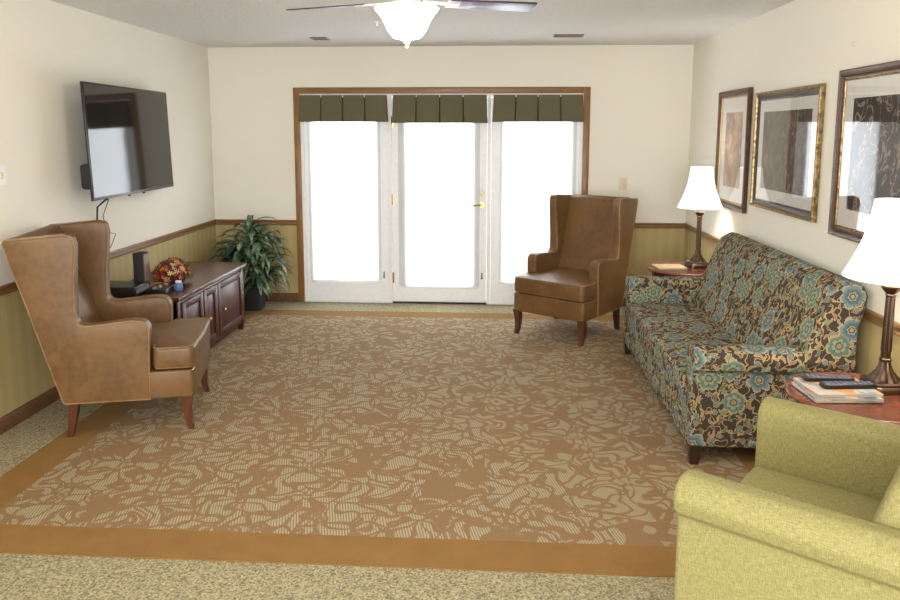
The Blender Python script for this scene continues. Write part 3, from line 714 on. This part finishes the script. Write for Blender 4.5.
b = nb(); lathe(b, [(0, 0), (.022, 0), (.026, .01), (.026, .05), (.02, .058), (0, .06)], 20, cap=False); obj('jar_body', b, plain('blue_glaze', srgb(92, 116, 160), .3), t)
b = nb(); lathe(b, [(0, .058), (.02, .058), (.02, .068), (0, .070)], 20, cap=False); obj('lid', b, M_WPLATE, t)
# autumn flowers
t = thing('flower_arrangement', 'red and orange autumn flower arrangement in a low basket on the cabinet', 'flowers', (.395, -1.86, ct+.0062))
b = nb(); lathe(b, [(0, 0), (.05, 0), (.07, .05), (.066, .052), (.048, .006), (0, .006)], 24, cap=False); obj('basket', b, plain('wicker', srgb(90, 62, 38), .8), t)
fcols = [plain('petals_%s' % n_, c_, .6) for n_, c_ in (('orange', srgb(206, 120, 50)), ('red', srgb(164, 40, 34)), ('gold', srgb(214, 168, 84)), ('dark_red', srgb(104, 26, 28)), ('cream', srgb(222, 190, 140)))]
rn = random.Random(3)
flv = {k: nb() for k in range(5)}; lf = nb()
for i in range(300):
    a = rn.uniform(0, 2*pi); el = rn.uniform(-.15, pi/2); rr = .125*rn.uniform(.75, 1.05)
    d = Vector((cos(a)*cos(el), sin(a)*cos(el)*1.15, sin(el)*.95)); cpt = Vector((0, 0, .055))+d*rr
    k = rn.choice((0, 0, 1, 1, 2, 3, 3, 4)); bm = flv[k]
    up_ = d.normalized(); ax = up_.orthogonal().normalized(); ay = up_.cross(ax); sz = rn.uniform(.011, .021)
    cv = bm.verts.new(cpt); npet = 6
    for j in range(npet):
        a0 = 2*pi*j/npet; rim = []
        for da, r_ in ((-.35, .7), (0, 1.15), (.35, .7)):
            rim.append(bm.verts.new(cpt+(ax*cos(a0+da)+ay*sin(a0+da))*sz*r_+up_*sz*.35))
        bm.faces.new((cv, rim[0], rim[1], rim[2]))
for i in range(50):
    a = rn.uniform(0, 2*pi); el = rn.uniform(-.3, 1.3); d = Vector((cos(a)*cos(el), sin(a)*cos(el)*1.15, sin(el))); c0 = Vector((0, 0, .05))+d*.04; c1 = Vector((0, 0, .05))+d*.145
    s_ = d.orthogonal().normalized()*.014; mid = (c0+c1)/2
    q0, q1, q2, q3 = [lf.verts.new(v_) for v_ in (c0, mid+s_, c1, mid-s_)]; lf.faces.new((q0, q1, q2, q3))
for k in range(5): obj('blossoms', flv[k], fcols[k], t)
obj('leaves', lf, plain('autumn_leaves', srgb(84, 84, 44), .6), t)
b = nb(); bmesh.ops.create_icosphere(b, subdivisions=3, radius=.098, matrix=Matrix.Translation((0, 0, .055)))
for v in b.verts:
    v.co *= 1+.06*sin(v.co.x*90)*cos(v.co.y*80)
    if v.co.z < .02: v.co.z = .02
obj('foliage_core', b, plain('dark_moss', srgb(70, 50, 30), .9), t)

# ------------------------------------------------------------------ potted plant
t = thing('potted_plant', 'green leafy potted plant in a black pot in the back left corner', 'plant', (.47, -.34, .0062))
b = nb(); loft(b, [[(x*s_, y*s_, z_) for x, y in rpoly([(-1, -1), (1, -1), (1, 1), (-1, 1)], .3, 4)] for s_, z_ in ((.085, 0), (.105, .24), (.11, .245), (.11, .27), (.10, .27), (.095, .22))]); obj('pot', b, M_BLACKM, t)
obj('soil', (lambda b_: lathe(b_, [(0, .235), (.09, .235), (.09, .225), (0, .225)], 20, cap=False))(nb()), plain('soil', (.03, .02, .012), .95), t)
g = G('plant_leaf', .45); n = g.noise(g.coord(), 9, 2); n2 = g.noise(g.coord(), 60, 1)
g.color(g.ramp(g.math('ADD', g.math('MULTIPLY', n, .7), g.math('MULTIPLY', n2, .3)), [(.38, srgb(36, 64, 46)), (.5, srgb(66, 96, 70)), (.62, srgb(138, 158, 124))])); M_LEAF = g.m
rn = random.Random(11); b = nb(); bs = nb()
heads = [(-.02, -.02, .68, 1.0), (-.12, .05, .52, .95), (.11, .03, .55, 1.0), (.02, -.08, .42, 1.0), (-.15, -.02, .44, .8), (.16, -.05, .38, .9), (.04, .08, .62, .95), (-.05, -.04, .56, .9), (-.24, .08, .46, .75), (.02, -.10, .34, 1.0), (.10, -.08, .30, .9)]
def leaf(bm, base, az, L_, w_, rise, droop):
    n = 9; p = Vector(base); el = rise; left, right, mid = [], [], []
    dirh = Vector((cos(az), sin(az), 0)); side = Vector((-sin(az), cos(az), 0))
    for i in range(n+1):
        u_ = i/n; ww = w_*math.sin(pi*min(1, u_*.86+.12))**.7*(1 if u_ < .75 else (1-u_)/.25*.9+.1)
        ok = lambda q_: Vector((min(max(q_.x, -.44), 9), min(q_.y, .325), max(q_.z, .02)))
        upv = (Vector((0, 0, 1))*cos(el)-dirh*sin(el))
        left.append(bm.verts.new(ok(p+side*ww+upv*ww*.35))); right.append(bm.verts.new(ok(p-side*ww+upv*ww*.35))); mid.append(bm.verts.new(ok(p)))
        p = p+(dirh*cos(el)+Vector((0, 0, 1))*sin(el))*(L_/n); el -= droop/n
    for i in range(n):
        bm.faces.new((left[i], left[i+1], mid[i+1], mid[i])); bm.faces.new((mid[i], mid[i+1], right[i+1], right[i]))
for hx_, hy_, hz_, sc in heads:
    tube(bs, [(hx_*.2, hy_*.2, .23), (hx_*.6, hy_*.6, .23+(hz_-.23)*.5), (hx_, hy_, hz_)], .009, 8)
    for i in range(26):
        az = rn.uniform(0, 2*pi); e_ = rn.random()
        leaf(b, (hx_, hy_, hz_-.10+e_*.14), az, rn.uniform(.26, .40)*sc, rn.uniform(.015, .025), .35+e_*.95, rn.uniform(1.7, 2.7))
obj('foliage', b, M_LEAF, t); obj('stems', bs, plain('plant_stem', srgb(96, 90, 56), .7), t)

# ------------------------------------------------------------------ ceiling fan
fx, fy = 2.315, -3.62
t = thing('ceiling_fan', 'ceiling fan with dark blades and a lit white glass bowl', 'ceiling fan', (fx, fy, H))
b = nb(); lathe(b, [(0, 0), (.075, 0), (.08, -.02), (.06, -.05), (.045, -.055), (.05, -.07), (.11, -.085), (.125, -.12), (.125, -.165), (.10, -.195), (.06, -.205), (.06, -.225), (.085, -.235), (.085, -.25), (0, -.25)], 40, cap=False); obj('motor_housing', b, M_FANM, t)
for k in range(5):
    a = radians(17.5+72*k)
    bb = nb(); P = rpoly([(.19, -.050), (.585, -.062), (.59, -.05), (.59, .05), (.585, .062), (.19, .050)], [.02, .03, .01, .01, .03, .02], 4)
    prism(bb, P, -.003, .003, 'z', .002, seg=2)
    bmesh.ops.rotate(bb, cent=(0, 0, 0), matrix=Matrix.Rotation(radians(-9), 3, 'X'), verts=bb.verts)
    turn(bb, a, (0, 0, -.225)); bl = obj('fan_blade', bb, M_BLADE, t)
    bb = nb(); bx(bb, .07, .22, -.018, .018, -.006, .0, bev=.002); bx(bb, .18, .24, -.04, .04, -.008, -.003, bev=.002)
    bmesh.ops.rotate(bb, cent=(0, 0, 0), matrix=Matrix.Rotation(radians(-9), 3, 'X'), verts=bb.verts)
    turn(bb, a, (0, 0, -.222)); obj('blade_bracket', bb, M_FANM, bl)
b = nb(); lathe(b, [(.13, -.250), (.142, -.254), (.138, -.262), (.118, -.285), (.100, -.315), (.085, -.350), (.06, -.380), (.0, -.392)], 40, cap=False); obj('glass_bowl', b, M_BOWL, t)
b = nb(); lathe(b, [(0, -.388), (.012, -.392), (.016, -.398), (.006, -.408), (.009, -.416), (0, -.424)], 16, cap=False); obj('finial', b, M_STEEL, t)
l = point('fan_light', (fx, fy, H-.46), 26, (1, .93, .82), .12); l.parent = t; l.location = (0, 0, -.47)

# ------------------------------------------------------------------ small fixtures
def vent(label, x_, y_, w_, d_, mat):
    t = thing('ceiling_vent', label, 'vent', (x_, y_, H))
    b = nb(); bx(b, -w_/2, w_/2, -d_/2, -d_/2+.015, -.008, 0); bx(b, -w_/2, w_/2, d_/2-.015, d_/2, -.008, 0); bx(b, -w_/2, -w_/2+.015, -d_/2, d_/2, -.008, 0); bx(b, w_/2-.015, w_/2, -d_/2, d_/2, -.008, 0); obj('vent_frame', b, mat, t)
    b = nb(); n = int(d_/.016)
    for k in range(1, n): bx(b, -w_/2+.01, w_/2-.01, -d_/2+k*d_/n-.003, -d_/2+k*d_/n+.003, -.006, -.001)
    obj('slats', b, mat, t)
    obj('duct_shade_sheet', box(-w_/2+.01, w_/2-.01, -d_/2+.01, d_/2-.01, -.0012, 0), M_BLACKM, t)  # black sheet painted in for the shade inside the duct
vent('dark slotted ceiling vent on the left, near the back wall', 1.22, -.62, .14, .16, M_GREYP)
vent('beige slotted ceiling vent on the right, near the back wall', 3.31, -.70, .24, .14, plain('taupe_vent', srgb(128, 116, 100), .6))
t = thing('sprinkler_head', 'tiny white sprinkler head on the ceiling beside the fan light', 'sprinkler', (1.86, -1.55, H))
b = nb(); lathe(b, [(0, 0), (.03, 0), (.028, -.006), (.01, -.01), (.008, -.03), (.016, -.032), (.016, -.035), (0, -.036)], 16, cap=False); obj('sprinkler_body', b, M_FANM, t)
def plate(label, loc, rz, mat, n=1):
    t = thing('light_switch', label, 'light switch', loc, rz)
    w_ = .07 if n == 1 else .115
    b = nb(); prism(b, rpoly([(-w_/2, -.057), (w_/2, -.057), (w_/2, .057), (-w_/2, .057)], .006), 0, .006, 'y', .003)
    for v in b.verts: v.co.y = -v.co.y
    obj('cover_plate', b, mat, t)
    for k in range(n):
        xx = (k-(n-1)/2)*.046
        bb = nb(); bx(bb, xx-.006, xx+.006, -.013, -.006, -.004, .012, bev=.001); bx(bb, xx-.012, xx+.012, -.0075, -.005, -.018, .018, bev=.001)
        obj('toggle', bb, M_ALMOND if n > 1 else mat, t)
plate('almond light switch plate on the back wall right of the door casing', (3.915, 0, 1.175), 0, M_ALMOND)
plate('white switch plate on the left wall at the photo edge, near the leather chair', (0, -3.07, 1.41), radians(90), M_WPLATE, 2)
t = thing('wall_sensor', 'small round beige sensor high on the right wall above the pictures', 'sensor', (W, -3.03, 2.09), 0)
b = nb(); lathe(b, [(0, 0), (.012, 0), (.011, .006), (.006, .009), (0, .010)], 16, cap=False)
bmesh.ops.rotate(b, cent=(0, 0, 0), matrix=Matrix.Rotation(radians(-90), 3, 'Y'), verts=b.verts); obj('sensor_body', b, M_ALMOND, t)
